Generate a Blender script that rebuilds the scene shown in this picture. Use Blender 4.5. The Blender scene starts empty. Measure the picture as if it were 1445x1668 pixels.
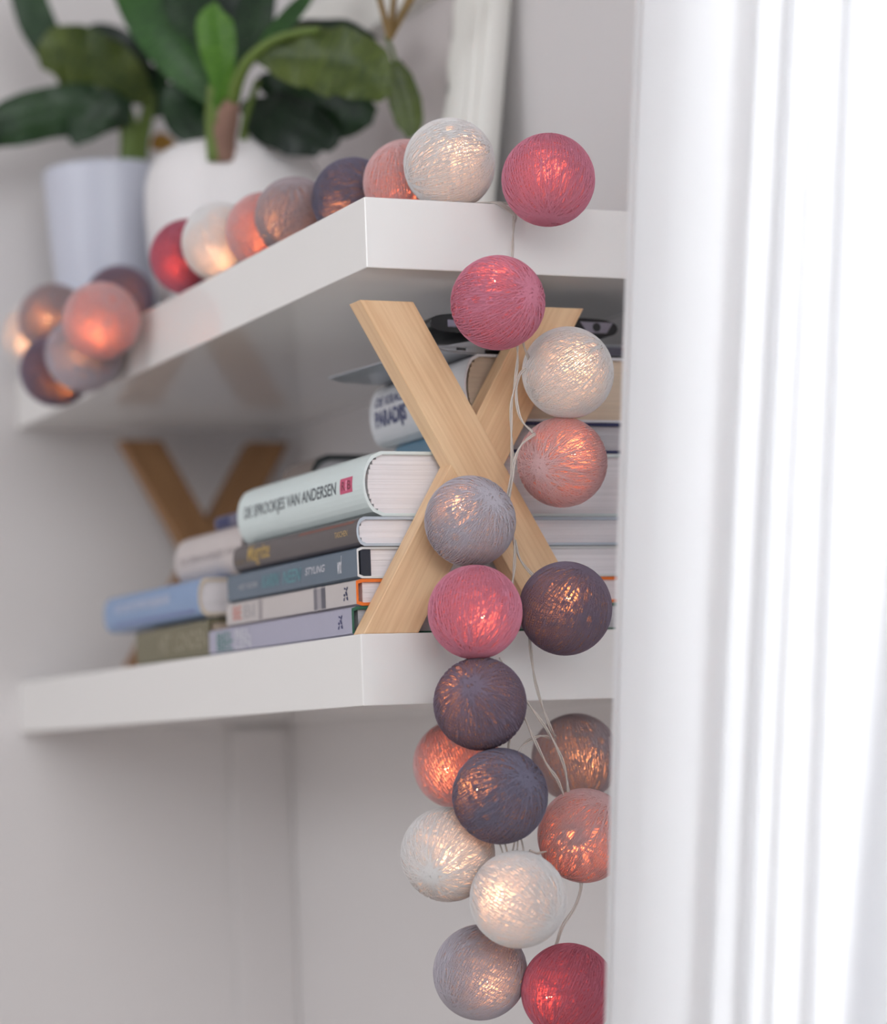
import bpy, bmesh, math, random
from mathutils import Vector, Matrix, noise
import numpy as np
random.seed(7)
scn = bpy.context.scene
COL = scn.collection

# ---------------------------------------------------------------- camera
RIGHT = Vector((0.41431597, 0.90932841, -0.03826384))
DOWN = Vector((-0.09646717, 0.0020703, -0.99533401))
FWD = Vector((-0.90500628, 0.41607398, 0.0885781))
CAM = Vector((1.6823, -0.7219, -0.3855))
FPX, W, H = 4339.9, 1445, 1668
cd = bpy.data.cameras.new('camera'); cam = bpy.data.objects.new('camera', cd); COL.objects.link(cam)
M = Matrix.Identity(4)
for i in range(3):
    M[i][0] = RIGHT[i]; M[i][1] = -DOWN[i]; M[i][2] = -FWD[i]; M[i][3] = CAM[i]
cam.matrix_world = M
cd.sensor_fit = 'HORIZONTAL'; cd.sensor_width = 24; cd.lens = FPX / W * 24
cd.clip_start = 0.05
cd.dof.use_dof = True; cd.dof.focus_distance = 1.86; cd.dof.aperture_fstop = 2.3; cd.dof.aperture_blades = 0
scn.camera = cam

# ---------------------------------------------------------------- world, lights, exposure
scn.view_settings.view_transform = 'Standard'; scn.view_settings.look = 'None'
scn.view_settings.gamma = 1; scn.view_settings.use_curve_mapping = False
scn.view_settings.exposure = 0.40
wd = bpy.data.worlds.new('world'); scn.world = wd; wd.use_nodes = True
wd.node_tree.nodes['Background'].inputs[0].default_value = (0.90, 0.94, 1.0, 1)
wd.node_tree.nodes['Background'].inputs[1].default_value = 0.52

def area(name, loc, target, sx, sy, power, col=(1, 1, 1)):
    l = bpy.data.lights.new(name, 'AREA'); l.shape = 'RECTANGLE'; l.size = sx; l.size_y = sy
    l.energy = power; l.color = col
    o = bpy.data.objects.new(name, l); COL.objects.link(o); o.location = loc
    o.rotation_euler = (Vector(target) - Vector(loc)).to_track_quat('-Z', 'Y').to_euler()
    return o
area('room_window_light', (3.2, -0.9, 0.9), (0, 0.0, -0.2), 1.6, 1.8, 38, (0.97, 0.985, 1.0))
area('side_window_light', (0.1, -3.2, 1.0), (-0.3, 0.2, -0.1), 1.4, 1.4, 21, (0.96, 0.98, 1.0))
area('daylight_behind_curtain', (0.72, 1.2, 0.0), (0.6, 0.1, -0.1), 1.3, 2.2, 51, (0.95, 0.97, 1.0))

def at(u, v, ax, val):
    d = RIGHT * ((u - W / 2) / FPX) + DOWN * ((v - H / 2) / FPX) + FWD
    i = 'xyz'.index(ax)
    return CAM + d * ((val - CAM[i]) / d[i])
def at_d(u, v, dist):
    return CAM + (RIGHT * ((u - W / 2) / FPX) + DOWN * ((v - H / 2) / FPX) + FWD) * dist

# ---------------------------------------------------------------- materials
def lin(c):
    return tuple((x / 255 / 12.92) if x / 255 <= 0.04045 else ((x / 255 + 0.055) / 1.055) ** 2.4 for x in c) + (1,)
MATS = {}
def new_mat(name):
    m = bpy.data.materials.new(name); m.use_nodes = True
    nt = m.node_tree; b = nt.nodes['Principled BSDF']
    return m, nt, b
def N(nt, t, **kw):
    n = nt.nodes.new(t)
    for k, v in kw.items(): setattr(n, k, v)
    return n
def simple(name, rgb, rough=0.6, metal=0.0, coat=0.0, var=0.04, scale=30, bump=0.0, bscale=400, spec=0.5):
    if name in MATS: return MATS[name]
    m, nt, b = new_mat(name); L = nt.links
    tc = N(nt, 'ShaderNodeTexCoord'); no = N(nt, 'ShaderNodeTexNoise'); no.inputs['Scale'].default_value = scale
    no.inputs['Detail'].default_value = 4
    L.new(tc.outputs['Object'], no.inputs['Vector'])
    c = lin(rgb); mx = N(nt, 'ShaderNodeMix', data_type='RGBA')
    mx.inputs[6].default_value = tuple(x * (1 - var) for x in c[:3]) + (1,)
    mx.inputs[7].default_value = tuple(min(1, x * (1 + var)) for x in c[:3]) + (1,)
    L.new(no.outputs['Fac'], mx.inputs[0]); L.new(mx.outputs[2], b.inputs['Base Color'])
    b.inputs['Roughness'].default_value = rough; b.inputs['Metallic'].default_value = metal
    b.inputs['Coat Weight'].default_value = coat; b.inputs['Coat Roughness'].default_value = 0.08
    b.inputs['Specular IOR Level'].default_value = spec
    if bump:
        n2 = N(nt, 'ShaderNodeTexNoise'); n2.inputs['Scale'].default_value = bscale
        L.new(tc.outputs['Object'], n2.inputs['Vector'])
        bp = N(nt, 'ShaderNodeBump'); bp.inputs['Strength'].default_value = bump; bp.inputs['Distance'].default_value = 0.001
        L.new(n2.outputs['Fac'], bp.inputs['Height']); L.new(bp.outputs[0], b.inputs['Normal'])
    MATS[name] = m
    return m

WALL = simple('wall_paint', (226, 222, 222), 0.9, var=0.015, scale=3, bump=0.15, bscale=250)
SHELF = simple('shelf_lacquer', (240, 238, 236), 0.06, var=0.008, scale=4)
FRAMEW = simple('white_frame_paint', (240, 238, 232), 0.5, var=0.02, scale=20)
FLOORM = simple('floor_oak', (190, 178, 166), 0.5, var=0.1, scale=6)

def wood(name, c1, c2, ang):
    m, nt, b = new_mat(name); L = nt.links
    tc = N(nt, 'ShaderNodeTexCoord'); mp = N(nt, 'ShaderNodeMapping')
    mp.inputs['Rotation'].default_value = (ang, 0, 0)
    L.new(tc.outputs['Object'], mp.inputs['Vector'])
    mp2 = N(nt, 'ShaderNodeMapping'); mp2.inputs['Scale'].default_value = (260, 300, 7)
    L.new(mp.outputs[0], mp2.inputs['Vector'])
    no = N(nt, 'ShaderNodeTexNoise'); no.inputs['Scale'].default_value = 1.6; no.inputs['Detail'].default_value = 5
    L.new(mp2.outputs[0], no.inputs['Vector'])
    mp3 = N(nt, 'ShaderNodeMapping'); mp3.inputs['Scale'].default_value = (30, 45, 9)
    L.new(mp.outputs[0], mp3.inputs['Vector'])
    no2 = N(nt, 'ShaderNodeTexNoise'); no2.inputs['Scale'].default_value = 1.2; no2.inputs['Detail'].default_value = 3
    L.new(mp3.outputs[0], no2.inputs['Vector'])
    add = N(nt, 'ShaderNodeMath', operation='ADD'); mu = N(nt, 'ShaderNodeMath', operation='MULTIPLY'); mu.inputs[1].default_value = 0.55
    L.new(no2.outputs['Fac'], mu.inputs[0]); mu2 = N(nt, 'ShaderNodeMath', operation='MULTIPLY'); mu2.inputs[1].default_value = 0.45
    L.new(no.outputs['Fac'], mu2.inputs[0]); L.new(mu.outputs[0], add.inputs[0]); L.new(mu2.outputs[0], add.inputs[1])
    cr = N(nt, 'ShaderNodeValToRGB'); cr.color_ramp.elements[0].position = 0.36; cr.color_ramp.elements[1].position = 0.62
    cr.color_ramp.elements[0].color = lin(c1); cr.color_ramp.elements[1].color = lin(c2)
    L.new(add.outputs[0], cr.inputs[0]); L.new(cr.outputs[0], b.inputs['Base Color'])
    b.inputs['Roughness'].default_value = 0.45
    bp = N(nt, 'ShaderNodeBump'); bp.inputs['Strength'].default_value = 0.12; bp.inputs['Distance'].default_value = 0.0005
    L.new(no.outputs['Fac'], bp.inputs['Height']); L.new(bp.outputs[0], b.inputs['Normal'])
    return m

def page_mat(name, rgb):
    m, nt, b = new_mat(name); L = nt.links
    tc = N(nt, 'ShaderNodeTexCoord'); mp = N(nt, 'ShaderNodeMapping'); mp.inputs['Scale'].default_value = (4, 4, 1400)
    L.new(tc.outputs['Object'], mp.inputs['Vector'])
    no = N(nt, 'ShaderNodeTexNoise'); no.inputs['Scale'].default_value = 1; no.inputs['Detail'].default_value = 3
    L.new(mp.outputs[0], no.inputs['Vector'])
    cr = N(nt, 'ShaderNodeValToRGB'); c = lin(rgb)
    cr.color_ramp.elements[0].position = 0.3; cr.color_ramp.elements[1].position = 0.65
    cr.color_ramp.elements[0].color = tuple(x * 0.88 for x in c[:3]) + (1,); cr.color_ramp.elements[1].color = c
    L.new(no.outputs['Fac'], cr.inputs[0]); L.new(cr.outputs[0], b.inputs['Base Color'])
    b.inputs['Roughness'].default_value = 0.9
    bp = N(nt, 'ShaderNodeBump'); bp.inputs['Strength'].default_value = 0.3; bp.inputs['Distance'].default_value = 0.0004
    L.new(no.outputs['Fac'], bp.inputs['Height']); L.new(bp.outputs[0], b.inputs['Normal'])
    return m

BOOST = 0.62
def yarn(name, rgb, glow, trans, hole=0.0, thread=False):
    """cotton thread: diffuse outside, lets warm light of the bulb through"""
    m = bpy.data.materials.new(name); m.use_nodes = True; nt = m.node_tree; L = nt.links
    nt.nodes.remove(nt.nodes['Principled BSDF']); out = nt.nodes['Material Output']
    tc = N(nt, 'ShaderNodeTexCoord')
    no = N(nt, 'ShaderNodeTexNoise'); no.inputs['Scale'].default_value = 38 if thread else 46
    no.inputs['Detail'].default_value = 2
    L.new(tc.outputs['Object'], no.inputs['Vector'])
    c = tuple(min(.93, x ** BOOST) for x in lin(rgb)[:3]); mx = N(nt, 'ShaderNodeMix', data_type='RGBA')
    dk = 1.0 if thread or min(rgb) > 220 else 0.72
    mx.inputs[6].default_value = tuple(x * 0.88 * dk for x in c[:3]) + (1,)
    mx.inputs[7].default_value = tuple(min(1, x * 1.1 * dk) for x in c[:3]) + (1,)
    L.new(no.outputs['Fac'], mx.inputs[0])
    di = N(nt, 'ShaderNodeBsdfDiffuse'); L.new(mx.outputs[2], di.inputs['Color'])
    tr = N(nt, 'ShaderNodeBsdfTranslucent'); tr.inputs['Color'].default_value = lin(glow)
    ms = N(nt, 'ShaderNodeMixShader')
    if thread:
        ms.inputs[0].default_value = trans
    else:
        cr = N(nt, 'ShaderNodeValToRGB'); cr.color_ramp.elements[0].position = 0.42; cr.color_ramp.elements[1].position = 0.66
        a, b_ = trans * 0.6, min(1, trans * 2.2)
        cr.color_ramp.elements[0].color = (a, a, a, 1); cr.color_ramp.elements[1].color = (b_, b_, b_, 1)
        L.new(no.outputs['Fac'], cr.inputs[0]); L.new(cr.outputs[0], ms.inputs[0])
    L.new(di.outputs[0], ms.inputs[1]); L.new(tr.outputs[0], ms.inputs[2])
    last = ms
    if hole:
        vo = N(nt, 'ShaderNodeTexVoronoi'); vo.inputs['Scale'].default_value = 30
        L.new(tc.outputs['Object'], vo.inputs['Vector'])
        lt = N(nt, 'ShaderNodeMath', operation='LESS_THAN'); lt.inputs[1].default_value = hole
        L.new(vo.outputs['Distance'], lt.inputs[0])
        tp = N(nt, 'ShaderNodeBsdfTransparent'); ms2 = N(nt, 'ShaderNodeMixShader')
        L.new(lt.outputs[0], ms2.inputs[0]); L.new(ms.outputs[0], ms2.inputs[1]); L.new(tp.outputs[0], ms2.inputs[2])
        last = ms2
    L.new(last.outputs[0], out.inputs['Surface'])
    return m

# ---------------------------------------------------------------- helpers
def link(name, mesh, mat=None, parent=None, kind=None, smooth=False):
    o = bpy.data.objects.new(name, mesh); COL.objects.link(o)
    if mat is not None and not mesh.materials: mesh.materials.append(mat)
    if parent is not None: o.parent = parent
    if kind: o['kind'] = kind
    if smooth:
        for p in mesh.polygons: p.use_smooth = True
    return o
def tag(o, label, cat, group=None):
    o['label'] = label; o['category'] = cat
    if group: o['group'] = group
    return o
def empty(name, loc, label, cat, group=None):
    o = bpy.data.objects.new(name, None); COL.objects.link(o); o.location = loc
    o.empty_display_size = 0.02
    return tag(o, label, cat, group)
def mesh_of(verts, faces, name='mesh'):
    me = bpy.data.meshes.new(name); me.from_pydata([tuple(v) for v in verts], [], faces); me.update()
    return me
def bm_mesh(bm, name='mesh'):
    bmesh.ops.recalc_face_normals(bm, faces=bm.faces[:])
    me = bpy.data.meshes.new(name); bm.to_mesh(me); bm.free(); return me
def box_bm(bm, x0, x1, y0, y1, z0, z1):
    r = bmesh.ops.create_cube(bm, size=1)
    for v in r['verts']:
        v.co = Vector((x0 + (v.co.x + .5) * (x1 - x0), y0 + (v.co.y + .5) * (y1 - y0), z0 + (v.co.z + .5) * (z1 - z0)))
    return r['verts']
def box_mesh(x0, x1, y0, y1, z0, z1, bevel=0.0, seg=2):
    bm = bmesh.new(); box_bm(bm, x0, x1, y0, y1, z0, z1)
    if bevel: bmesh.ops.bevel(bm, geom=bm.edges[:], offset=bevel, segments=seg, affect='EDGES', profile=0.5)
    return bm_mesh(bm)
def prism(poly, x0, x1, bevel=0.0):
    """poly: list of (y,z), extruded along x"""
    bm = bmesh.new()
    a = [bm.verts.new((x0, y, z)) for y, z in poly]; b = [bm.verts.new((x1, y, z)) for y, z in poly]
    n = len(poly); bm.faces.new(a); bm.faces.new(b[::-1])
    for i in range(n): bm.faces.new((a[i], a[(i + 1) % n], b[(i + 1) % n], b[i]))
    bmesh.ops.recalc_face_normals(bm, faces=bm.faces[:])
    if bevel: bmesh.ops.bevel(bm, geom=bm.edges[:], offset=bevel, segments=2, affect='EDGES', profile=0.5)
    return bm_mesh(bm)
def tube(points, r, seg=8, caps=True, closed=False):
    pts = [Vector(p) for p in points]; vs = []; fs = []; n = len(pts); up = Vector((0.3, 0.2, 1)).normalized()
    rr = r if isinstance(r, (list, tuple)) else [r] * n
    for i, p in enumerate(pts):
        t = (pts[min(n - 1, i + 1)] - pts[max(0, i - 1)]).normalized()
        a = t.cross(up)
        if a.length < 1e-3: a = t.cross(Vector((1, 0, 0)))
        a.normalize(); b = t.cross(a)
        for k in range(seg):
            an = 2 * math.pi * k / seg
            vs.append(p + (a * math.cos(an) + b * math.sin(an)) * rr[i])
    for i in range(n - 1):
        for k in range(seg):
            fs.append((i * seg + k, i * seg + (k + 1) % seg, (i + 1) * seg + (k + 1) % seg, (i + 1) * seg + k))
    if caps: fs.append(tuple(range(seg))[::-1]); fs.append(tuple((n - 1) * seg + k for k in range(seg)))
    return vs, fs
def spline(pts, n=8):
    P = [Vector(p) for p in pts]; P = [P[0] * 2 - P[1]] + P + [P[-1] * 2 - P[-2]]; out = []
    for i in range(1, len(P) - 2):
        for k in range(n):
            t = k / n
            a, b, c, d = P[i - 1], P[i], P[i + 1], P[i + 2]
            out.append(0.5 * ((2 * b) + (c - a) * t + (2 * a - 5 * b + 4 * c - d) * t * t + (3 * b - a - 3 * c + d) * t ** 3))
    out.append(P[-2]); return out
def lathe(profile, seg=48, mat=None):
    vs, fs = [], []
    for r, z in profile:
        for k in range(seg):
            a = 2 * math.pi * k / seg; vs.append((r * math.cos(a), r * math.sin(a), z))
    for i in range(len(profile) - 1):
        for k in range(seg):
            fs.append((i * seg + k, i * seg + (k + 1) % seg, (i + 1) * seg + (k + 1) % seg, (i + 1) * seg + k))
    return mesh_of(vs, fs)

# ---------------------------------------------------------------- room
XL, YB, ZF, ZC = -0.90, 0.28, -1.35, 1.15
WX0, WX1, WZ0, WZ1 = 0.40, 1.75, -0.95, 0.95
link('wall_left', box_mesh(XL - 0.12, XL, -3.4, YB + 0.12, ZF, ZC), WALL, kind='structure')
bm = bmesh.new()
box_bm(bm, XL, WX0, YB, YB + 0.12, ZF, ZC); box_bm(bm, WX1, 3.6, YB, YB + 0.12, ZF, ZC)
box_bm(bm, WX0, WX1, YB, YB + 0.12, ZF, WZ0); box_bm(bm, WX0, WX1, YB, YB + 0.12, WZ1, ZC)
link('wall_back', bm_mesh(bm), WALL, kind='structure')
link('floor', box_mesh(XL - 0.12, 3.6, -3.4, YB + 0.12, ZF - 0.05, ZF), FLOORM, kind='structure')
link('ceiling', box_mesh(XL - 0.12, 3.6, -3.4, YB + 0.12, ZC, ZC + 0.05), WALL, kind='structure')
link('trim_1', box_mesh(XL, XL + 0.005, 0.213, YB, ZF + 0.002, -0.3546, 0.003), WALL, kind='structure')
# window behind the curtain
win = bpy.data.objects.new('window_1', None); COL.objects.link(win); win['kind'] = 'structure'
bm = bmesh.new(); t = 0.05
box_bm(bm, WX0, WX1, YB + 0.03, YB + 0.09, WZ0, WZ0 + t); box_bm(bm, WX0, WX1, YB + 0.03, YB + 0.09, WZ1 - t, WZ1)
box_bm(bm, WX0, WX0 + t, YB + 0.03, YB + 0.09, WZ0 + t, WZ1 - t); box_bm(bm, WX1 - t, WX1, YB + 0.03, YB + 0.09, WZ0 + t, WZ1 - t)
box_bm(bm, (WX0 + WX1) / 2 - .02, (WX0 + WX1) / 2 + .02, YB + 0.03, YB + 0.09, WZ0 + t, WZ1 - t)
link('window_frame', bm_mesh(bm), FRAMEW, win)
gm, gnt, gb = new_mat('window_glass'); gb.inputs['Transmission Weight'].default_value = 1; gb.inputs['Roughness'].default_value = 0; gb.inputs['IOR'].default_value = 1.02
link('pane', box_mesh(WX0 + t, (WX0 + WX1) / 2 - .02, YB + .058, YB + .062, WZ0 + t, WZ1 - t), gm, win)
link('pane', box_mesh((WX0 + WX1) / 2 + .02, WX1 - t, YB + .058, YB + .062, WZ0 + t, WZ1 - t), gm, win)

# shelves
UZ, LZ, LX, LY, TH = 0.0, -0.3036, -0.024, -0.0043, 0.05
up = link('wall_shelf', box_mesh(XL, 0, 0, YB, -TH, 0, 0.0009), SHELF)
tag(up, 'upper glossy white floating shelf carrying the plants and the row of balls', 'shelf', 'floating wall shelves')
lo = link('wall_shelf', box_mesh(XL, LX, LY, YB, LZ - TH, LZ, 0.0009), SHELF)
tag(lo, 'lower glossy white floating shelf carrying the books and wooden crosses', 'shelf', 'floating wall shelves')

# ---------------------------------------------------------------- curtain
cols = [(1038, 985, .150), (1052, 994, .166), (1075, 1012, .158), (1108, 1030, .156), (1125, 1045, .140), (1150, 1075, .122), (1190, 1115, .118), (1222, 1148, .140),
        (1236, 1160, .150), (1262, 1190, .128), (1286, 1212, .130), (1298, 1224, .150), (1322, 1250, .142), (1338, 1264, .152), (1358, 1290, .130), (1383, 1316, .134),
        (1397, 1335, .154), (1430, 1375, .126), (1475, 1425, .118), (1510, 1470, .15)]
ctrl = []; YC, AMP = .072, .36
for ut, ub, y in cols:
    yt = YC + (y - .139) * AMP; yb_ = yt - .030
    a, b = at(ut, 0, 'y', yt), at(ub, 1668, 'y', yb_); s = (b.x - a.x) / (b.z - a.z); sy = (yb_ - yt) / (b.z - a.z)
    ctrl.append((a.x - s * a.z, s, yt - sy * a.z, sy))
x, k = ctrl[-1][0], 0
while x < 1.75:
    k += 1; x += 0.022 + 0.012 * random.random()
    ctrl.append((x, 0.17 * max(0, 1 - (x - .6)), YC - .003 + 0.016 * math.sin(k * 1.5 + random.random()), .04 * max(0, 1 - (x - .6))))
P3 = spline([Vector(c) for c in ctrl], 5)
vs, fs = [], []; NZ = 46
for p in P3:
    for j in range(NZ):
        z = ZF + 0.02 + (ZC - 0.05 - ZF - 0.02) * j / (NZ - 1)
        w = 0.004 * noise.noise(Vector((p.x * 9, z * 1.3, 2)))
        zc = max(-0.75, min(0.35, z)); vs.append((p[0] + p[1] * zc + w * 0.5, p[2] + p[3] * zc + w, z))
for i in range(len(P3) - 1):
    for j in range(NZ - 1): fs.append((i * NZ + j, (i + 1) * NZ + j, (i + 1) * NZ + j + 1, i * NZ + j + 1))
m = bpy.data.materials.new('curtain_cotton'); m.use_nodes = True; nt = m.node_tree; L = nt.links
nt.nodes.remove(nt.nodes['Principled BSDF'])
di = N(nt, 'ShaderNodeBsdfDiffuse'); di.inputs[0].default_value = (0.86, 0.86, 0.87, 1)
tr = N(nt, 'ShaderNodeBsdfTranslucent'); tr.inputs[0].default_value = (0.86, 0.87, 0.89, 1)
ms = N(nt, 'ShaderNodeMixShader'); ms.inputs[0].default_value = 0.55
tc = N(nt, 'ShaderNodeTexCoord'); wv = N(nt, 'ShaderNodeTexNoise'); wv.inputs['Scale'].default_value = 900
L.new(tc.outputs['Object'], wv.inputs['Vector']); bp = N(nt, 'ShaderNodeBump'); bp.inputs['Strength'].default_value = .15; bp.inputs['Distance'].default_value = .0005
L.new(wv.outputs['Fac'], bp.inputs['Height']); L.new(bp.outputs[0], di.inputs['Normal'])
L.new(di.outputs[0], ms.inputs[1]); L.new(tr.outputs[0], ms.inputs[2]); L.new(ms.outputs[0], nt.nodes['Material Output'].inputs[0])
cur = link('curtain', mesh_of(vs, fs), m, smooth=True)
tag(cur, 'long white cotton curtain hanging in soft folds in front of the window', 'curtain')
rod = link('curtain_rod', mesh_of(*tube([(0.05, .105, ZC - .03), (1.9, .105, ZC - .03)], .012, 12)), simple('rod_metal', (200, 200, 200), .3, 1), kind='structure')

# ---------------------------------------------------------------- picture frame leaning at the wall
fr = empty('picture_frame', (-0.30, 0.232, 0.0), 'white carved picture frame leaning on the wall behind the plants', 'picture frame')
fr.rotation_euler = (-0.134, 0, 0)
def scallop_strip(w, h, inner_wave):
    """side moulding, local x from 0 to -w, fluted profile, wavy inner edge"""
    vs, fs = [], []; nx, nz = 26, 60
    for i in range(nx + 1):
        s = i / nx
        for j in range(nz + 1):
            z = h * j / nz
            xx = -w * s
            if s > 0.82: xx -= (s - .82) / .18 * (0.006 * (0.5 + 0.5 * math.sin(z * 130)) + 0.004 * noise.noise(Vector((z * 60, 0, 0))))
            y = -0.006 * math.sin(s * math.pi) - 0.0022 * math.sin(s * math.pi * 9) - (0.003 * noise.noise(Vector((z * 70, s * 9, 1))) if s > .8 else 0)
            vs.append((xx, y - 0.012, z))
    for i in range(nx):
        for j in range(nz):
            a = i * (nz + 1) + j; fs.append((a, a + 1, a + nz + 2, a + nz + 1))
    b0 = len(vs)
    vs += [(0, 0.006, 0), (0, 0.006, h), (-w, 0.006, h), (-w, 0.006, 0)]
    fs.append((0, b0, b0 + 1, nz)); fs.append((b0, b0 + 3, b0 + 2, b0 + 1)); fs.append((nx * (nz + 1), (nx + 1) * (nz + 1) - 1, b0 + 2, b0 + 3))
    return mesh_of(vs, fs)
FH, FWD_ = 0.36, 0.52
link('side_moulding', scallop_strip(0.075, FH, True), FRAMEW, fr, smooth=True)
o = link('side_moulding', scallop_strip(0.075, FH, True), FRAMEW, fr, smooth=True); o.scale = (-1, 1, 1); o.location = (-FWD_, 0, 0)
link('top_moulding', box_mesh(-FWD_ + .075, -.075, -.018, .006, FH - .07, FH, .003), FRAMEW, fr)
link('bottom_moulding', box_mesh(-FWD_ + .075, -.075, -.018, .006, 0, .07, .003), FRAMEW, fr)
link('backing_panel', box_mesh(-FWD_ + .07, -.07, -.001, .004, .06, FH - .06), simple('frame_panel', (214, 206, 205), .7), fr)

# ---------------------------------------------------------------- wooden X letters
def letter_x(loc, label, c, yoff=0.0):
    t = empty('wooden_letter', loc, label, 'letter')
    h = 0.2351; w1 = wood('x_wood_a', *c, -0.519); w2 = wood('x_wood_b', *c, 0.519)
    b1 = [(.004 + 0.0, h), (.0455, h), (.1805, 0), (.138, 0)]
    b2 = [(.1402, h), (.1823, h), (.0403, 0), (-.0017, 0)]
    link('bar', prism(b1, -0.020, 0.0, 0.0007), w1, t)
    link('bar', prism(b2, -0.0202, -0.0009, 0.0007), w2, t)
    return t
letter_x((-0.024, 0, LZ), 'pale maple wooden letter X standing at the front corner of the lower shelf', ((224, 182, 140), (243, 208, 166)))
letter_x((-0.83, 0.082, LZ), 'wooden letter X with shade painted in as dark brown, standing far back by the left wall', ((140, 100, 64), (164, 122, 82)))  # shade at the back of the shelf is put into this darker wood colour

# ---------------------------------------------------------------- books
def book(label, x0, x1, y0, depth, z0, z1, cover, pages, bulge=0.006, tb=0.0024, inset=0.003, inner=None, rough=0.45, square=False, hollow=0.0):
    """spine faces -y, head faces +x"""
    g = 0.0002; z0 += g; z1 -= g
    b = empty('book', ((x0 + x1) / 2, y0, z0), label, 'book', 'books stacked on the lower shelf')
    hx = (x1 - x0) / 2; zt = z1 - z0; cm = simple('cover_%d_%d_%d' % cover, cover, rough, var=0.03, scale=25, coat=0.15)
    def prof(t):
        if square: s = min(1, min(t, 1 - t) / 0.05) if bulge else 1; return -bulge * math.sqrt(max(0, 1 - (1 - s) ** 2))
        return -bulge * math.sqrt(max(0, 1 - (2 * t - 1) ** 2 * 0.999))
    # spine shell + two boards as one cover
    outer = [(depth, 0)] + [(prof(k / 14), k / 14 * zt) for k in range(15)] + [(depth, zt)]
    it = tb
    inn = [(depth, zt - it)] + [(max(prof(t) + it * .8, -bulge + it * 0.8), it + (zt - 2 * it) * t) for t in [k / 14 for k in range(14, -1, -1)]] + [(depth, it)]
    n = len(outer)
    vs, fs = [], []
    for xx in (-hx, hx):
        for y, z in outer: vs.append((xx, y, z))
        for y, z in inn: vs.append((xx, y, z))
    m_ = 2 * n; loop = list(range(m_))
    for k in range(m_ - 1): fs.append((k, k + 1, m_ + k + 1, m_ + k))
    fs.append((m_ - 1, 0, m_, 2 * m_ - 1))
    for base in (0, m_):
        for k in range(n - 1):
            q = (base + k, base + k + 1, base + 2 * n - 2 - k, base + 2 * n - 1 - k)
            fs.append(q if base else q[::-1])
    bm = bmesh.new(); me = mesh_of(vs, fs); bm.from_mesh(me)
    cov = link('cover', bm_mesh(bm), cm, b)
    if inner:
        im = simple('cover_%d_%d_%d' % inner, inner, .6); cov.data.materials.append(im)
        for p in cov.data.polygons:
            if p.index >= n - 1: p.material_index = 1
    # page block, a few signatures with uneven ends
    bm = bmesh.new(); ns = max(3, int((zt - 2 * tb) / 0.0035)); zz = tb
    dz = (zt - 2 * tb) / ns
    for k in range(ns):
        j = random.uniform(0, 0.0006); tt = (k + .5) / ns
        yy = (prof(tt) if not square else 0) * 0.8 + 0.0022 + hollow
        box_bm(bm, -hx + inset + j, hx - inset - j, yy, depth - 0.003 - j, zz, zz + dz * 0.985); zz += dz
    link('page_block', bm_mesh(bm), PAGES[pages], b)
    b['_prof'] = 0; del b['_prof']
    return b, prof, zt, hx
PAGES = {'white': page_mat('pages_white', (248, 243, 246)), 'cream': page_mat('pages_cream', (226, 205, 182)), 'grey': page_mat('pages_grey', (214, 210, 214))}
def lettering(bk, text, xa, xb, za, zb, rgb, name='lettering', shear=0.0, bold=0.012):
    """flat printed words on the spine; xa,xb along the book (0..1), za,zb up the spine (0..1)"""
    b, prof, zt, hx = bk
    cu = bpy.data.curves.new('txt', 'FONT'); cu.body = text; cu.resolution_u = 3; cu.shear = shear; cu.offset = bold
    o = bpy.data.objects.new('txt', cu); COL.objects.link(o)
    bpy.context.view_layer.update()
    me = bpy.data.meshes.new_from_object(o.evaluated_get(bpy.context.evaluated_depsgraph_get()))
    bpy.data.objects.remove(o)
    co = np.array([v.co[:] for v in me.vertices]); mn, mx_ = co.min(0), co.max(0)
    bm = bmesh.new(); bm.from_mesh(me)          # slice the letters so they can follow the curved spine
    for q in range(1, 10):
        bmesh.ops.bisect_plane(bm, geom=bm.verts[:] + bm.edges[:] + bm.faces[:], plane_co=(0, mn[1] + (mx_[1] - mn[1]) * q / 10, 0), plane_no=(0, 1, 0))
    bm.to_mesh(me); bm.free()
    for v in me.vertices:
        s = (v.co.x - mn[0]) / (mx_[0] - mn[0]); t_ = (v.co.y - mn[1]) / (mx_[1] - mn[1])
        X = -hx + 2 * hx * (xa + (xb - xa) * s); tz = za + (zb - za) * t_
        v.co = Vector((X, prof(tz) - 0.00025, tz * zt))
    me.materials.clear(); me.materials.append(simple('ink_%d_%d_%d' % rgb, rgb, .5, var=.02))
    return link(name, me, None, b)
def patch(bk, xa, xb, za, zb, rgb, name='spine_patch', off=0.00015):
    b, prof, zt, hx = bk; vs, fs = [], []; n = 8
    for k in range(n + 1):
        tz = za + (zb - za) * k / n
        for s in (xa, xb): vs.append((-hx + 2 * hx * s, prof(tz) - off, tz * zt))
    for k in range(n): fs.append((2 * k, 2 * k + 1, 2 * k + 3, 2 * k + 2))
    return link(name, mesh_of(vs, fs), simple('ink_%d_%d_%d' % rgb, rgb, .5, var=.02), b)
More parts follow.
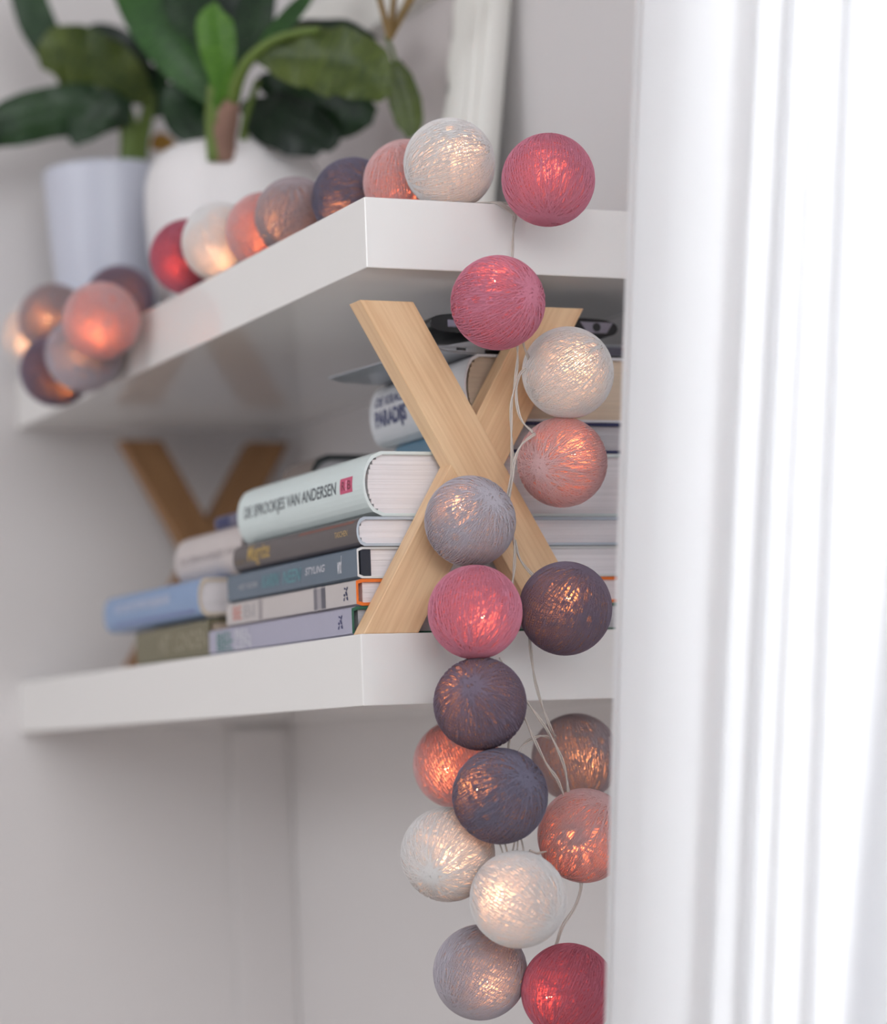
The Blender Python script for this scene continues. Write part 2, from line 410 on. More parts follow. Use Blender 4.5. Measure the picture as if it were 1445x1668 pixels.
def logo(bk, xc, zc, s, rgb):
    b, prof, zt, hx = bk; vs, fs = [], []
    def q(pts):
        i = len(vs)
        for a, c in pts:
            X = -hx + 2 * hx * xc + a * s; Z = zt * zc + c * s
            vs.append((X, prof(Z / zt) - 0.0003, Z))
        fs.append(tuple(range(i, i + len(pts))))
    q([(-.5, .9), (.1, .75), (.0, .55), (-.5, .65)]); q([(.1, .5), (.55, .95), (.75, .8), (.35, .35)])
    q([(-.2, .3), (.3, .35), (.6, -.2), (.2, -.3)]); q([(-.8, -.1), (-.5, .1), (-.1, -.1), (-.5, -.35)])
    q([(-.7, -.5), (-.3, -.4), (-.5, -.9), (-.85, -.85)]); q([(.1, -.45), (.6, -.35), (.75, -.85), (.3, -.8)])
    return link('publisher_mark', mesh_of(vs, fs), simple('ink_%d_%d_%d' % rgb, rgb, .5, var=.02), b)

bk = book('thin lavender-grey book with green end boards, bottom of the front stack', -.348, -.048, .0035, .245, LZ, -.2828, (170, 168, 188), 'grey', .004, .0022, inner=(45, 98, 78), square=True)
lettering(bk, 'BEL', .065, .19, .42, .82, (78, 128, 122)); lettering(bk, 'BEL', .065, .19, .1, .42, (78, 128, 122)); lettering(bk, 'BEL', .205, .32, .52, .86, (205, 205, 212)); lettering(bk, 'LEN', .205, .32, .12, .5, (205, 205, 212))
logo(bk, .93, .5, .0055, (60, 62, 110))
bk = book('pale grey photo book with bright orange end boards in the front stack', -.316, -.048, .0075, .242, -.2828, -.2635, (198, 190, 188), 'white', .004, .0022, inner=(238, 120, 42), square=True)
lettering(bk, 'BE', .06, .13, .25, .8, (205, 130, 120)); lettering(bk, 'BI', .15, .24, .25, .8, (172, 166, 168))
patch(bk, .27, .30, .03, .97, (158, 150, 152)); patch(bk, .70, .725, .03, .97, (120, 116, 124)); patch(bk, .755, .785, .03, .97, (92, 90, 100)); patch(bk, .725, .755, .1, .9, (160, 154, 158))
logo(bk, .93, .5, .0055, (52, 56, 92))
bk = book('slate blue book with turquoise italic title in the front stack', -.316, -.048, .0085, .240, -.2635, -.2408, (92, 108, 124), 'white', .0035, .0016, inner=(228, 228, 228), square=True, hollow=.006)
lettering(bk, 'HET BOEK', .10, .26, .38, .56, (170, 172, 182)); lettering(bk, 'KARIN', .29, .43, .28, .72, (98, 150, 160), shear=.35); lettering(bk, 'NEEN', .455, .60, .28, .72, (98, 150, 160), shear=.35)
lettering(bk, 'STYLING', .63, .775, .42, .66, (205, 205, 214), shear=.25); lettering(bk, 'wnd', .865, .895, .25, .82, (225, 225, 232), shear=.3)
link('hollow_shade_box', box_mesh(bk[3] - .004, bk[3] - .0008, -.0005, .0074, .0018, bk[2] - .0018), simple('hollow_shade', (38, 44, 58), .6), bk[0])  # dark box fills the spine gap, its colour standing in for shade
bk = book('charcoal brown book with gold title below the thick mint book', -.300, -.046, .0105, .240, -.2408, -.2195, (88, 80, 80), 'white', .006, .002, inner=(190, 200, 212))
patch(bk, .02, .99, .02, .13, (66, 62, 70)); patch(bk, .55, .97, .8, .9, (120, 78, 68))
lettering(bk, 'Magritte', .13, .32, .12, .92, (190, 158, 88), shear=.1); lettering(bk, 'GIMFERRER', .02, .105, .3, .42, (122, 104, 76)); lettering(bk, 'TASCHEN', .84, .935, .42, .62, (190, 160, 110))
bk = book('very thick pale mint book with long black title along its rounded spine', -.306, -.048, .0265, .235, -.2195, -.1725, (216, 228, 227), 'white', .015, .0022, inner=(226, 236, 236))
lettering(bk, 'DE SPROOKJES VAN ANDERSEN', .065, .805, .38, .64, (96, 102, 108))
patch(bk, .835, .925, .42, .66, (206, 84, 120), 'pink_label'); lettering(bk, 'R', .848, .872, .47, .61, (120, 40, 60)).name = 'lettering'; lettering(bk, 'B', .890, .914, .47, .61, (120, 40, 60)); patch(bk, .876, .886, .46, .62, (230, 150, 175))
bk = book('teal blue book with dark navy board between the mint and the white spined book', -.20, -.048, .108, .130, -.1725, -.1495, (88, 128, 152), 'grey', .005, .0022, inner=(44, 48, 92))
bk = book('thick white book with navy block title, topmost of the front stack', -.224, -.048, .106, .150, -.1495, -.1005, (212, 212, 216), 'cream', .012, .0018, inner=(228, 226, 230))
lettering(bk, 'DE KRACHT VAN', .06, .62, .62, .78, (92, 96, 128), bold=0.03); lettering(bk, 'PARADIJS', .06, .40, .22, .56, (66, 72, 112), bold=0.045); lettering(bk, 'ZIJN', .47, .60, .36, .50, (92, 94, 124))
# back stack, further left
bk = book('olive green book with faint grey title lying at the bottom left of the stack', -.540, -.352, .0035, .2, LZ, -.2735, (112, 106, 78), 'cream', .003, .0025, square=True)
lettering(bk, 'HET', .34, .50, .25, .75, (156, 148, 126)); lettering(bk, 'LONDEN', .55, .98, .25, .75, (156, 148, 126))
bk = book('sky blue book with pale lettering lying crosswise on the olive book', -.626, -.370, .006, .19, -.2705, -.2385, (132, 158, 196), 'white', .007, .0026, inner=(222, 206, 184))
lettering(bk, 'HET GROTE SPROOKJESBOEK', .13, .72, .42, .72, (205, 208, 222))
patch(bk, .1, .95, .12, .22, (118, 132, 178))
b2 = link('dust_jacket_corner', box_mesh(-.02, .0, .006, .05, .0323, .0331), simple('jacket_blue', (60, 120, 180), .4), bk[0]); b2.location = (bk[3] - .012, 0, 0)
lk = book('dark grey thin slab painted as the shadow line between the olive and the blue book', -.52, -.358, .012, .18, -.2735, -.2705, (52, 54, 52), 'grey', .0008, .0008, square=True)  # added slab, its dark colour draws the shadow line above the olive book
bk = book('thick off-white book with faded grey title behind the blue book', -.490, -.325, .034, .2, -.2385, -.1965, (206, 196, 194), 'white', .013, .0022)
lettering(bk, 'DE SPROOKJES VAN', .08, .98, .36, .54, (160, 150, 152))
bk = book('thin navy and grey book lying on top of the off-white book', -.42, -.325, .036, .17, -.1965, -.1845, (92, 90, 116), 'grey', .003, .0015)
patch(bk, .05, .38, .15, .8, (38, 46, 96)); patch(bk, .62, .8, .15, .8, (150, 146, 166))
bk = book('taupe notebook with rounded dark cover edge behind the mint book', -.385, -.318, .096, .16, -.1845, -.1425, (118, 106, 100), 'grey', .016, .0042, inner=(52, 58, 60))

# laptop and black device on top of the books
lt = empty('laptop', (-.055, .071, -.1003), 'closed silver laptop lying on the topmost white book under the shelf', 'laptop')
lt.rotation_euler = (0, 0, math.radians(6))
SIL = simple('laptop_silver', (168, 172, 178), .35, .6); BLK = simple('black_plastic', (20, 20, 24), .25)
bm = bmesh.new()
secs = [(-.000, .0035, .0048), (.012, .001, .0062), (.04, .0, .0115), (.2, 0, .0135)]
va = []
for xx in (-.158, .004):
    va.append([bm.verts.new((xx, y, z0)) for y, z0, z1 in secs] + [bm.verts.new((xx, y, z1)) for y, z0, z1 in secs[::-1]])
bm.faces.new(va[0]); bm.faces.new(va[1][::-1])
for k in range(8): bm.faces.new((va[0][k], va[0][(k + 1) % 8], va[1][(k + 1) % 8], va[1][k]))
bmesh.ops.recalc_face_normals(bm, faces=bm.faces[:])
bmesh.ops.bevel(bm, geom=bm.edges[:], offset=.0012, segments=2, affect='EDGES')
link('base', bm_mesh(bm), SIL, lt, smooth=False)
link('port', box_mesh(.0035, .0045, .020, .028, .0028, .0045, .0002), BLK, lt)
link('rubber_edge', box_mesh(.0028, .0052, .044, .199, .0004, .0040, .0004), BLK, lt)
link('side_strip', box_mesh(.0030, .0048, .120, .198, .0045, .0108, .0004), simple('strip_grey', (112, 110, 124), .35, .5), lt)
link('port', box_mesh(.0046, .0056, .172, .177, .0055, .0098, .0002), BLK, lt)
dv = empty('media_player', (-.055, .072, -.0862), 'black rounded media device with silver inlays lying on the laptop', 'electronic device')
pr = []
for k in range(28):
    a = 2 * math.pi * k / 28; cx, cz = math.cos(a), math.sin(a)
    pr.append((.075 + .077 * math.copysign(abs(cx) ** .28, cx), .0080 + .0076 * math.copysign(abs(cz) ** .8, cz)))
link('case', prism(pr, -.05, .004, .0006), BLK, dv, smooth=False)
link('inlay', box_mesh(.0035, .0048, .012, .032, .0052, .0105, .0004), simple('inlay_silver', (150, 146, 168), .5, .3), dv)
link('socket_plate', prism([(.120, .0125), (.148, .0125), (.142, .0042), (.126, .0042)], .0035, .0048, .0003), simple('plate_grey', (138, 132, 144), .35, .5), dv)
v_, f_ = tube([(.0046, .1335, .0085), (.0053, .1335, .0085)], .0032, 14)
link('socket', mesh_of(v_, f_), BLK, dv)

# ---------------------------------------------------------------- potted plants
def leaf_mat(name, c1, c2, tr=.25):
    m = bpy.data.materials.new(name); m.use_nodes = True; nt = m.node_tree; L = nt.links
    b = nt.nodes['Principled BSDF']; tc = N(nt, 'ShaderNodeTexCoord'); mp = N(nt, 'ShaderNodeMapping'); mp.inputs['Scale'].default_value = (3, 60, 1)
    L.new(tc.outputs['UV'], mp.inputs['Vector']); no = N(nt, 'ShaderNodeTexNoise'); no.inputs['Scale'].default_value = 1.0; no.inputs['Detail'].default_value = 3
    L.new(mp.outputs[0], no.inputs['Vector'])
    n2 = N(nt, 'ShaderNodeTexNoise'); n2.inputs['Scale'].default_value = 14; L.new(tc.outputs['Object'], n2.inputs['Vector'])
    ad = N(nt, 'ShaderNodeMath', operation='ADD'); L.new(no.outputs['Fac'], ad.inputs[0]); L.new(n2.outputs['Fac'], ad.inputs[1])
    cr = N(nt, 'ShaderNodeValToRGB'); cr.color_ramp.elements[0].position = .7; cr.color_ramp.elements[1].position = 1.25 if False else 1.0
    cr.color_ramp.elements[0].color = lin(c1); cr.color_ramp.elements[1].color = lin(c2)
    hf = N(nt, 'ShaderNodeMath', operation='MULTIPLY'); hf.inputs[1].default_value = .85; L.new(ad.outputs[0], hf.inputs[0]); L.new(hf.outputs[0], cr.inputs[0])
    L.new(cr.outputs[0], b.inputs['Base Color']); b.inputs['Roughness'].default_value = .4
    t = N(nt, 'ShaderNodeBsdfTranslucent'); L.new(cr.outputs[0], t.inputs[0])
    ms = N(nt, 'ShaderNodeMixShader'); ms.inputs[0].default_value = tr
    L.new(b.outputs[0], ms.inputs[1]); L.new(t.outputs[0], ms.inputs[2]); L.new(ms.outputs[0], nt.nodes['Material Output'].inputs[0])
    return m
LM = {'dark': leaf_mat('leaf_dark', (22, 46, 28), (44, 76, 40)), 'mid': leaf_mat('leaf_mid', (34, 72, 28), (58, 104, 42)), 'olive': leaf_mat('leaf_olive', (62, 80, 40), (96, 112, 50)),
      'lime': leaf_mat('leaf_lime', (76, 128, 30), (112, 164, 52), .4), 'black': leaf_mat('leaf_blackish', (16, 32, 24), (28, 48, 32)), 'ochre': leaf_mat('leaf_ochre', (150, 108, 24), (186, 134, 30))}  # 'black' is a blackish green, the darkest leaf tone
def leaf(parent, pts, widths, mat, tilt=0.0, fold=.18, wave=.0, seed=0, label=None):
    """pts (u,v,depth) of the midrib, widths full width in photo px"""
    org = parent.location
    C3 = spline([at_d(*p) for p in pts], 7); Wd = [w.x for w in spline([Vector((w, 0, 0)) for w in widths], 7)]
    vs, fs, uv = [], [], []; nx = 10; n = len(C3)
    for i, c in enumerate(C3):
        t = (C3[min(n - 1, i + 1)] - C3[max(0, i - 1)]).normalized()
        side = t.cross(FWD).normalized(); nor = side.cross(t).normalized()
        side = (side * math.cos(tilt) + nor * math.sin(tilt)).normalized(); nor = side.cross(t).normalized()
        dist = (c - CAM).dot(FWD); hw = max(0.0004, Wd[i] * .5 * dist / FPX)
        for k in range(nx + 1):
            s = k / nx * 2 - 1
            off = fold * abs(s) * hw + wave * hw * s * s * math.sin(i * .9 + seed + s * 2) + .0018 * (1 if abs(s) < .1 else 0)
            vs.append(c + side * s * hw * (1 + .06 * wave * math.sin(i * 1.7 + seed)) + nor * off - org); uv.append((k / nx, i / n))
    for i in range(n - 1):
        for k in range(nx):
            a = i * (nx + 1) + k; fs.append((a, a + 1, a + nx + 2, a + nx + 1))
    me = mesh_of(vs, fs); ul = me.uv_layers.new()
    for lp in me.loops: ul.data[lp.index].uv = uv[lp.vertex_index]
    o = link('leaf', me, LM[mat], parent, smooth=True)
    if label: o['label'] = label
    return o
def stalk(parent, pts, rad, mat, name='stem'):
    org = parent.location; P = spline([at_d(*p) for p in pts], 6); n = len(P)
    R = [r.x for r in spline([Vector((r, 0, 0)) for r in rad], 6)]
    v, f = tube([p - org for p in P], R, 12); return link(name, mesh_of(v, f), mat, parent, smooth=True)
POT = simple('pot_white', (236, 233, 234), .45, var=.02, scale=8); POT2 = simple('pot_bluish', (205, 208, 222), .35, var=.02, scale=8)
SOIL = simple('soil', (60, 48, 40), .95, var=.3, scale=120, bump=.8); STEM = simple('stem_green', (96, 118, 48), .5, var=.2, scale=40); TRUNK = simple('stem_brown', (142, 110, 96), .8, var=.2, scale=40)

p1 = empty('potted_plant', (-.602, .128, 0), 'large leafy green plant in the round white pot, nearer the front', 'potted plant', 'potted plants on the upper shelf')
R = .083
prof1 = [(0.001, .001), (.062, .001), (.066, .006), (.074, .04), (.081, .08), (R, .115), (.0825, .140), (.079, .155), (.072, .167), (.064, .1725), (.060, .1735), (.057, .171), (.056, .150), (.001, .150)]
link('pot', lathe(prof1, 64), POT, p1, smooth=True)
o = link('soil', lathe([(0.0005, .158), (.03, .157), (.0565, .152)], 40), SOIL, p1)
stalk(p1, [(362, 262, 2.395), (362, 225, 2.39), (370, 190, 2.38), (378, 168, 2.37)], [.0125, .0125, .011, .007], TRUNK, 'trunk')
stalk(p1, [(352, 262, 2.39), (348, 200, 2.385), (348, 140, 2.375)], [.008, .008, .006], STEM)
stalk(p1, [(372, 195, 2.385), (384, 140, 2.37), (408, 95, 2.35), (455, 62, 2.33), (520, 48, 2.31)], [.008, .0065, .005, .004, .003], STEM)
stalk(p1, [(360, 200, 2.38), (352, 130, 2.38), (356, 60, 2.38)], [.007, .006, .004], STEM)
leaf(p1, [(356, 175, 2.42), (310, 120, 2.44), (262, 60, 2.45), (222, -10, 2.45), (205, -70, 2.44)], [10, 62, 82, 84, 40], 'mid', .3, .2, .05, 1)
leaf(p1, [(362, 150, 2.41), (345, 70, 2.43), (310, 0, 2.44), (290, -70, 2.45)], [10, 62, 90, 60], 'dark', -.3, .15, .05, 2)
leaf(p1, [(352, 175, 2.372), (358, 130, 2.365), (352, 75, 2.36), (346, 30, 2.36), (350, 4, 2.36)], [12, 40, 62, 58, 6], 'lime', .15, .35, .04, 3, 'young light green leaf')
leaf(p1, [(370, 160, 2.40), (392, 90, 2.42), (412, 20, 2.43), (430, -60, 2.44)], [10, 48, 64, 50], 'dark', .2, .2, .05, 4)
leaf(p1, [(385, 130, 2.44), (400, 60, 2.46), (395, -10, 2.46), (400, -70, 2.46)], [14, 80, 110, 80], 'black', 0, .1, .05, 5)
leaf(p1, [(400, 110, 2.37), (440, 60, 2.37), (480, 15, 2.37), (520, -25, 2.37)], [8, 30, 34, 10], 'mid', .4, .2, .0, 6)
# arching leaf to the right with pale rib, its near half hangs down
leaf(p1, [(420, 92, 2.345), (470, 92, 2.33), (530, 98, 2.31), (590, 120, 2.29), (628, 160, 2.28)], [20, 84, 112, 112, 30], 'olive', .1, -.12, .22, 1, 'arching olive leaf with a wavy lower edge')
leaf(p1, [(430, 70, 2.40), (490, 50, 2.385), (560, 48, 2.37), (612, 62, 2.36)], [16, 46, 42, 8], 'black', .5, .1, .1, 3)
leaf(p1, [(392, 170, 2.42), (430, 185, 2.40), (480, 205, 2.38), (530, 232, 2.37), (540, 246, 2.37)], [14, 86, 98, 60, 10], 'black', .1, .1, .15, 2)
leaf(p1, [(420, 130, 2.43), (490, 150, 2.41), (560, 175, 2.39), (610, 190, 2.38)], [20, 100, 110, 26], 'dark', -.1, .15, .15, 6)
leaf(p1, [(640, 100, 2.30), (650, 130, 2.30), (662, 170, 2.30), (668, 205, 2.30), (666, 226, 2.30)], [26, 50, 54, 42, 6], 'olive', .2, .15, .08, 4)
leaf(p1, [(340, 235, 2.44), (308, 200, 2.45), (300, 160, 2.46), (320, 128, 2.46)], [16, 68, 70, 20], 'dark', 0, .1, .1, 8)
stalk(p1, [(395, 255, 2.40), (400, 200, 2.41), (420, 130, 2.42)], [.005, .004, .003], STEM)
stalk(p1, [(628, 60, 2.32), (638, 80, 2.31), (645, 104, 2.30)], [.002, .002, .002], STEM)

p2 = empty('potted_plant', (-.775, .062, 0), 'leafy green plant in the bluish white tapered pot, farther left', 'potted plant', 'potted plants on the upper shelf')
prof2 = [(0.001, .001), (.044, .001), (.047, .006), (.052, .06), (.058, .12), (.0625, .176), (.0635, .184), (.0625, .187), (.0605, .187), (.058, .176), (.057, .16), (.001, .16)]
link('pot', lathe(prof2, 56), POT2, p2, smooth=True)
link('soil', lathe([(0.0005, .170), (.03, .168), (.0575, .163)], 40), SOIL, p2)
stalk(p2, [(210, 282, 2.58), (212, 230, 2.58), (206, 190, 2.58), (190, 150, 2.58)], [.0105, .010, .009, .006], STEM)
stalk(p2, [(224, 282, 2.58), (230, 230, 2.585), (240, 185, 2.59), (244, 150, 2.59)], [.0095, .008, .007, .005], STEM)
leaf(p2, [(130, 130, 2.58), (95, 95, 2.57), (60, 40, 2.57), (40, -20, 2.57), (35, -70, 2.57)], [20, 52, 62, 56, 20], 'dark', .2, .2, .05, 2)
leaf(p2, [(240, 165, 2.57), (200, 130, 2.55), (150, 105, 2.54), (100, 90, 2.53), (62, 96, 2.53)], [26, 84, 106, 100, 30], 'olive', .3, .12, .15, 1)
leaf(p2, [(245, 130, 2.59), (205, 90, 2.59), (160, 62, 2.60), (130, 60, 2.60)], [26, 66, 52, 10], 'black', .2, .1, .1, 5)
leaf(p2, [(215, 185, 2.56), (160, 180, 2.55), (90, 182, 2.54), (20, 200, 2.53), (-40, 225, 2.53)], [40, 84, 84, 78, 40], 'dark', .2, .15, .12, 3)
leaf(p2, [(180, 160, 2.545), (150, 190, 2.54), (128, 222, 2.54), (124, 238, 2.54)], [40, 66, 40, 6], 'dark', .0, .1, .1, 9)
leaf(p2, [(262, 190, 2.60), (250, 150, 2.61), (262, 110, 2.61)], [18, 56, 30], 'dark', 0, .1, .1, 4)
leaf(p2, [(246, 240, 2.60), (262, 232, 2.60), (286, 236, 2.60)], [10, 36, 8], 'ochre', .2, .1, .1, 4, 'yellowed withering leaf')

# ---------------------------------------------------------------- hanging brass ornament
BR = simple('aged_brass', (150, 126, 84), .35, .7, var=.1, scale=60)
v0 = at(635, 62, 'y', .17)
orn = empty('hanging_ornament', v0, 'geometric brass wire ornament hanging above the plants, only its tip in view', 'ornament')
a1 = at(656, -140, 'y', .155) - v0; a2 = at(752, -150, 'y', .20) - v0
ring = [a1, a2, Vector((a1.x - .07, .045, a1.z)), Vector((a1.x - .05, -.03, a1.z))]
top = Vector((0.005, 0, ring[0].z * 2.1))
for r_ in ring:
    link('wire_rod', mesh_of(*tube([(0, 0, 0), r_], .0028, 8)), BR, orn); link('wire_rod', mesh_of(*tube([r_, top], .0028, 8)), BR, orn)
for i in range(4): link('wire_rod', mesh_of(*tube([ring[i], ring[(i + 1) % 4]], .0028, 8)), BR, orn)
link('hanging_cord', mesh_of(*tube([top, (top.x, top.y, ZC - v0.z)], .0008, 6)), simple('cord', (210, 200, 190), .8), orn)

# ---------------------------------------------------------------- cotton ball lights
def winding(seed, seg=72, rad=.0125):
    rnd = random.Random(seed); vs, fs = [], []
    layers = ((Vector((0, 0, 1)), 83, 92, 1.020), (Vector((1, .25, .3)).normalized(), 80, 64, 1.003))
    for ax, bdeg, n, rr0 in layers:
        e1 = ax.orthogonal().normalized(); e2 = ax.cross(e1)
        for i in range(n):
            al = 2 * math.pi * i / n + rnd.uniform(-.012, .012); be = math.radians(bdeg + rnd.uniform(-3, 6))
            if rnd.random() < .06: be = math.radians(rnd.uniform(55, 78))
            nrm = (e1 * math.cos(al) + e2 * math.sin(al)) * math.sin(be) + ax * math.cos(be)
            a = nrm.orthogonal().normalized(); b = nrm.cross(a)
            rr = rr0 + rnd.uniform(0, .006); base = len(vs); ph = rnd.uniform(0, 6)
            for k in range(seg):
                t = 2 * math.pi * k / seg
                dr = (a * math.cos(t) + b * math.sin(t) + nrm * (.006 * math.sin(3 * t + ph))).normalized()
                for q in range(3):
                    an = 2 * math.pi * q / 3
                    vs.append(dr * (rr + rad * math.cos(an) * .8) + nrm * rad * math.sin(an))
            for k in range(seg):
                k2 = (k + 1) % seg
                for q in range(3):
                    q2 = (q + 1) % 3
                    fs.append((base + k * 3 + q, base + k2 * 3 + q, base + k2 * 3 + q2, base + k * 3 + q2))
    me = mesh_of(vs, fs, 'winding')
    for p in me.polygons: p.use_smooth = True
    me.materials.append(None); return me
WIND = [winding(1), winding(2), winding(5)]
bm = bmesh.new(); bmesh.ops.create_uvsphere(bm, u_segments=48, v_segments=32, radius=1.0); SH = bm_mesh(bm, 'shell')
for p in SH.polygons: p.use_smooth = True
SH.materials.append(None)
bm = bmesh.new(); bmesh.ops.create_icosphere(bm, subdivisions=2, radius=.07); BU = bm_mesh(bm, 'bulb')
bmm = bpy.data.materials.new('led_glow'); bmm.use_nodes = True; nt = bmm.node_tree; nt.nodes.remove(nt.nodes['Principled BSDF'])
em = N(nt, 'ShaderNodeEmission'); em.inputs[0].default_value = (1.0, .54, .26, 1); em.inputs[1].default_value = 125
nt.links.new(em.outputs[0], nt.nodes['Material Output'].inputs[0]); BU.materials.append(bmm)
CC = {  # shell colour, glow colour, translucency
    'white': ((252, 238, 238), (255, 234, 226), .36), 'rose': ((208, 104, 130), (240, 120, 120), .26), 'red': ((180, 74, 94), (225, 84, 84), .24),
    'salmon': ((226, 170, 170), (250, 160, 135), .42), 'lilac': ((172, 164, 178), (240, 205, 190), .26), 'mauve': ((152, 134, 140), (236, 185, 150), .28),
    'plum': ((92, 78, 98), (235, 175, 130), .26), 'navy': ((84, 80, 102), (235, 175, 130), .26)}
YM = {k: (yarn('shell_' + k, *v, hole=.16), yarn('thread_' + k, v[0], v[1], v[2] * .5, thread=True)) for k, v in CC.items()}
BALLS = [  # position, radius, colour, hot spot offset (fraction of radius right, down), label
 ((-.7224, -.0291, .0151), .0328, 'white', (-.2, .3), 'white ball light, leftmost, cut by the left picture edge'),
 ((-.6567, -.0314, .0200), .0320, 'mauve', (-.15, .05), 'grey mauve ball light at the far left shelf edge beside the white one'),
 ((-.6021, .0143, .0305), .0305, 'plum', (.7, .2), 'dark plum ball light half hidden behind the hanging salmon ball'),
 ((-.4933, -.0378, -.0084), .0327, 'salmon', (0, .42), 'salmon pink ball light hanging foremost in the left cluster'),
 ((-.5548, -.0354, -.0279), .0329, 'lilac', (.1, .1), 'lilac grey ball light hanging just below the salmon ball of the left cluster'),
 ((-.6182, -.0419, -.0332), .0320, 'plum', (.42, .62), 'dark plum ball light hanging lowest in the left cluster'),
 ((-.3970, .0085, .0312), .0312, 'red', (-.3, .35), 'dark red ball light in the row on the upper shelf beside the white pot'),
 ((-.3352, .0161, .0320), .0320, 'white', (.1, .5), 'white ball light in the row between the dark red and the apricot ball'),
 ((-.2755, .0310, .0305), .0305, 'salmon', (.1, .3), 'apricot ball light in the row between the white and the grey ball'),
 ((-.2155, .0331, .0305), .0305, 'mauve', (-.7, .3), 'grey mauve ball light in the row left of the dark navy ball'),
 ((-.1492, .0553, .0314), .0314, 'navy', (-.3, .55), 'dark navy ball light lying near the corner of the upper shelf'),
 ((-.0881, .0727, .0320), .0320, 'salmon', (.35, .6), 'salmon ball light at the shelf corner behind the big white ball'),
 ((-.0247, .0782, .0327), .0327, 'white', (.3, -.35), 'white ball light lying on the upper shelf end, nearest the corner'),
 ((.0488, .1195, .0079), .0322, 'rose', (.05, -.12), 'rose ball light hanging at the top shelf end, topmost of the hanging ones'),
 ((.0477, .0770, -.0803), .0322, 'rose', (-.1, -.6), 'rose ball light hanging just below the upper shelf in front of the pale X'),
 ((.0193, .1438, -.1233), .0322, 'white', (.2, -.25), 'white ball light hanging directly above a salmon ball in front of the books'),
 ((.0083, .1420, -.1860), .0316, 'salmon', (.27, -.27), 'salmon ball light hanging directly below the white one before the books'),
 ((.0081, .0680, -.2281), .0315, 'lilac', (-.3, -.4), 'lilac grey ball light covering the crossing of the pale X'),
 ((.0328, .0574, -.2929), .0320, 'rose', (.2, .12), 'bright rose ball light hanging before the lower shelf top edge'),
 ((.0330, .1268, -.2913), .0320, 'plum', (.06, -.3), 'dark plum ball light right of the bright rose ball at the lower shelf'),
 ((.0321, .0587, -.3555), .0315, 'plum', (-.5, -.45), 'dark plum ball light below the bright rose ball, on the lower shelf front'),
 ((-.1127, .1067, -.3971), .0322, 'salmon', (-.3, .1), 'salmon ball light tucked behind two dark balls under the lower shelf'),
 ((.0397, .0674, -.4187), .0321, 'navy', (-.65, -.26), 'dark navy ball light hanging foremost just under the lower shelf'),
 ((-.0760, .1863, -.3955), .0322, 'mauve', (.3, -.05), 'grey mauve ball light behind the loose wires beside the curtain under the lower shelf'),
 ((.0150, .1434, -.4494), .0322, 'salmon', (-.25, .05), 'salmon ball light touching the curtain beside the dark navy ball'),
 ((-.0059, .0475, -.4580), .0322, 'white', (.05, .0), 'white ball light at left, half behind the dark navy and the other white ball'),
 ((.0461, .0748, -.4887), .0322, 'white', (-.5, -.2), 'white ball light hanging foremost near the bottom of the bunch'),
 ((-.0148, .0729, -.5410), .0322, 'lilac', (.25, .15), 'lilac grey ball light at the very bottom of the bunch'),
 ((.0238, .1213, -.5548), .0322, 'red', (-.6, 0), 'dark red ball light lowest of all, cut by the bottom picture edge'),
 ((.0432, .2132, -.2055), .0322, 'plum', (0, 0), 'dark plum ball light almost wholly hidden behind the curtain edge'),
]
for i, (loc, r, c, hot, lab) in enumerate(BALLS):
    rnd = random.Random(i * 17 + 3)
    o = bpy.data.objects.new('cotton_ball_light', SH); COL.objects.link(o)
    rot = Matrix.Rotation(rnd.uniform(0, 6.28), 3, Vector((rnd.uniform(-1, 1), rnd.uniform(-1, 1), rnd.uniform(-1, 1))).normalized())
    o.rotation_mode = 'QUATERNION'; o.rotation_quaternion = rot.to_quaternion()
    o.location = loc; o.scale = (r * .985, r * .985, r * (.975 + .02 * rnd.random()))
    tag(o, lab, 'ball light', 'cotton ball string lights')
    o.material_slots[0].link = 'OBJECT'; o.material_slots[0].material = YM[c][0]
    w = bpy.data.objects.new('thread_winding', WIND[i % 3]); COL.objects.link(w); w.parent = o
    w['kind'] = 'stuff'; w.material_slots[0].link = 'OBJECT'; w.material_slots[0].material = YM[c][1]
    b = bpy.data.objects.new('led_bulb', BU); COL.objects.link(b); b.parent = o
    du, dv_ = hot; dep = math.sqrt(max(0, 1 - du * du - dv_ * dv_))
    d = (RIGHT * du + DOWN * dv_ - FWD * dep) * .74
    b.location = rot.transposed() @ d

# ---------------------------------------------------------------- clear twin cable
cb = bpy.data.materials.new('clear_cable'); cb.use_nodes = True; pb = cb.node_tree.nodes['Principled BSDF']
pb.inputs['Base Color'].default_value = lin((232, 222, 214)); pb.inputs['Roughness'].default_value = .2; pb.inputs['Transmission Weight'].default_value = .35; pb.inputs['IOR'].default_value = 1.45
CV, CF = [], []
def strand(pts):
    v, f = tube(pts, .00062, 6); k = len(CV); CV.extend(v); CF.extend(tuple(q + k for q in ff) for ff in f)
def cable(pts, twin=True, tw=900):
    P = spline(pts, 10); n = len(P); s = 0
    A, B_ = [], []
    for i, p in enumerate(P):
        t = (P[min(n - 1, i + 1)] - P[max(0, i - 1)]).normalized()
        if i: s += (P[i] - P[i - 1]).length
        a = t.cross(FWD).normalized(); b = t.cross(a)
        o_ = (a * math.cos(s * tw * .12) + b * math.sin(s * tw * .12)) * .0006
        A.append(p + o_); B_.append(p - o_)
    strand(A)
    if twin: strand(B_)
def px(lst, x):
    xs = x if isinstance(x, (list, tuple)) else [x] * len(lst)
    return [at(u, v, 'x', q) for (u, v), q in zip(lst, xs)]
for q in (0, .0022): cable([(-.014, .086 + q, .0012), (-.002, .100 + q, .0013), (.0030, .1045 + q, -.0015), at(837 + q * 900, 350, 'x', .005), at(837 + q * 900, 362, 'x', .006)])
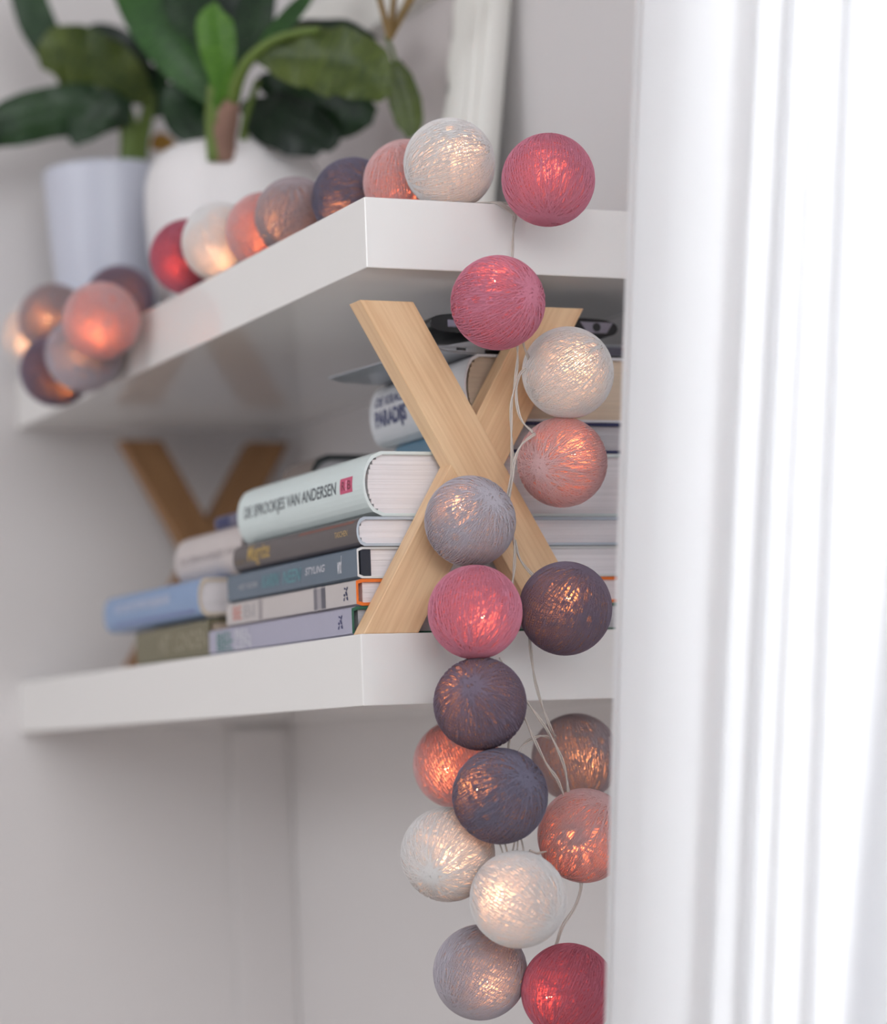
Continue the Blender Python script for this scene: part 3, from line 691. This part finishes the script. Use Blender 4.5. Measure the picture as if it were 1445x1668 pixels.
cable(px([(837, 352), (837, 362), (836, 380), (834, 425)], [.005, .006, .008, .02]))
cable(px([(842, 545), (843, 585), (838, 630), (833, 660), (833, 700), (834, 754), (828, 805), (822, 830)], [.04, .03, .022, .02, .018, .015, .013, .01]))
cable(px([(850, 545), (854, 565), (862, 585)], [.04, .03, .02]))
cable(px([(856, 600), (846, 612), (841, 640), (844, 668), (852, 688), (868, 704)], .022))
cable(px([(872, 706), (850, 724), (838, 752), (834, 785), (829, 812)], [.022, .022, .02, .016, .012]))
cable(px([(832, 855), (838, 890), (838, 920), (834, 960)], [.012, .012, .02, .03]))
cable(px([(838, 880), (846, 908), (858, 926), (876, 944)], [.012, .015, .02, .03]))
cable(px([(860, 1020), (863, 1045), (870, 1100), (881, 1143), (897, 1186), (905, 1200)], [.03, .012, .006, .004, 0, -.02]))
cable(px([(845, 1125), (858, 1143), (888, 1184), (909, 1222), (921, 1256), (927, 1300)], [.02, .022, .02, .018, .016, .015]))
cable(px([(846, 1150), (856, 1172), (870, 1204), (890, 1244), (908, 1270), (920, 1300)], [.02, .022, .02, .018, .016, .015]))
cable(px([(838, 1240), (850, 1216), (866, 1204), (884, 1199), (905, 1205)], [.02, .014, .008, 0, -.03]))
cable(px([(831, 1195), (829, 1212), (827, 1235)], .018))
for a, b in (((808, 1365), (822, 1400)), ((818, 1365), (828, 1400)), ((838, 1365), (830, 1400)), ((842, 1365), (840, 1395)), ((846, 1362), (854, 1396))):
    cable(px([a, ((a[0] + b[0]) / 2 + 1, (a[1] + b[1]) / 2), b], .03), False)
cable(px([(862, 1386), (874, 1390), (890, 1387)], .02))
cable(px([(942, 1425), (944, 1450), (935, 1480), (916, 1508), (905, 1535), (900, 1550)], .015), False)
cable(px([(948, 1425), (946, 1452), (937, 1483), (918, 1511), (907, 1537), (903, 1552)], .015), False)
cable(px([(812, 1072), (820, 1085), (828, 1100)], .028), False)
# the run along the shelf behind the balls
cable([(-.75, .045, .002), (-.66, .05, .002), (-.55, .030, .002), (-.45, .045, .002), (-.36, .055, .002), (-.27, .068, .002), (-.18, .085, .002), (-.09, .11, .002), (-.02, .122, .002), (-.003, .106, .002)])
co = link('string_cable', mesh_of(CV, CF), cb, smooth=True)
tag(co, 'thin clear twin cable linking the ball lights down the shelf ends', 'cable')
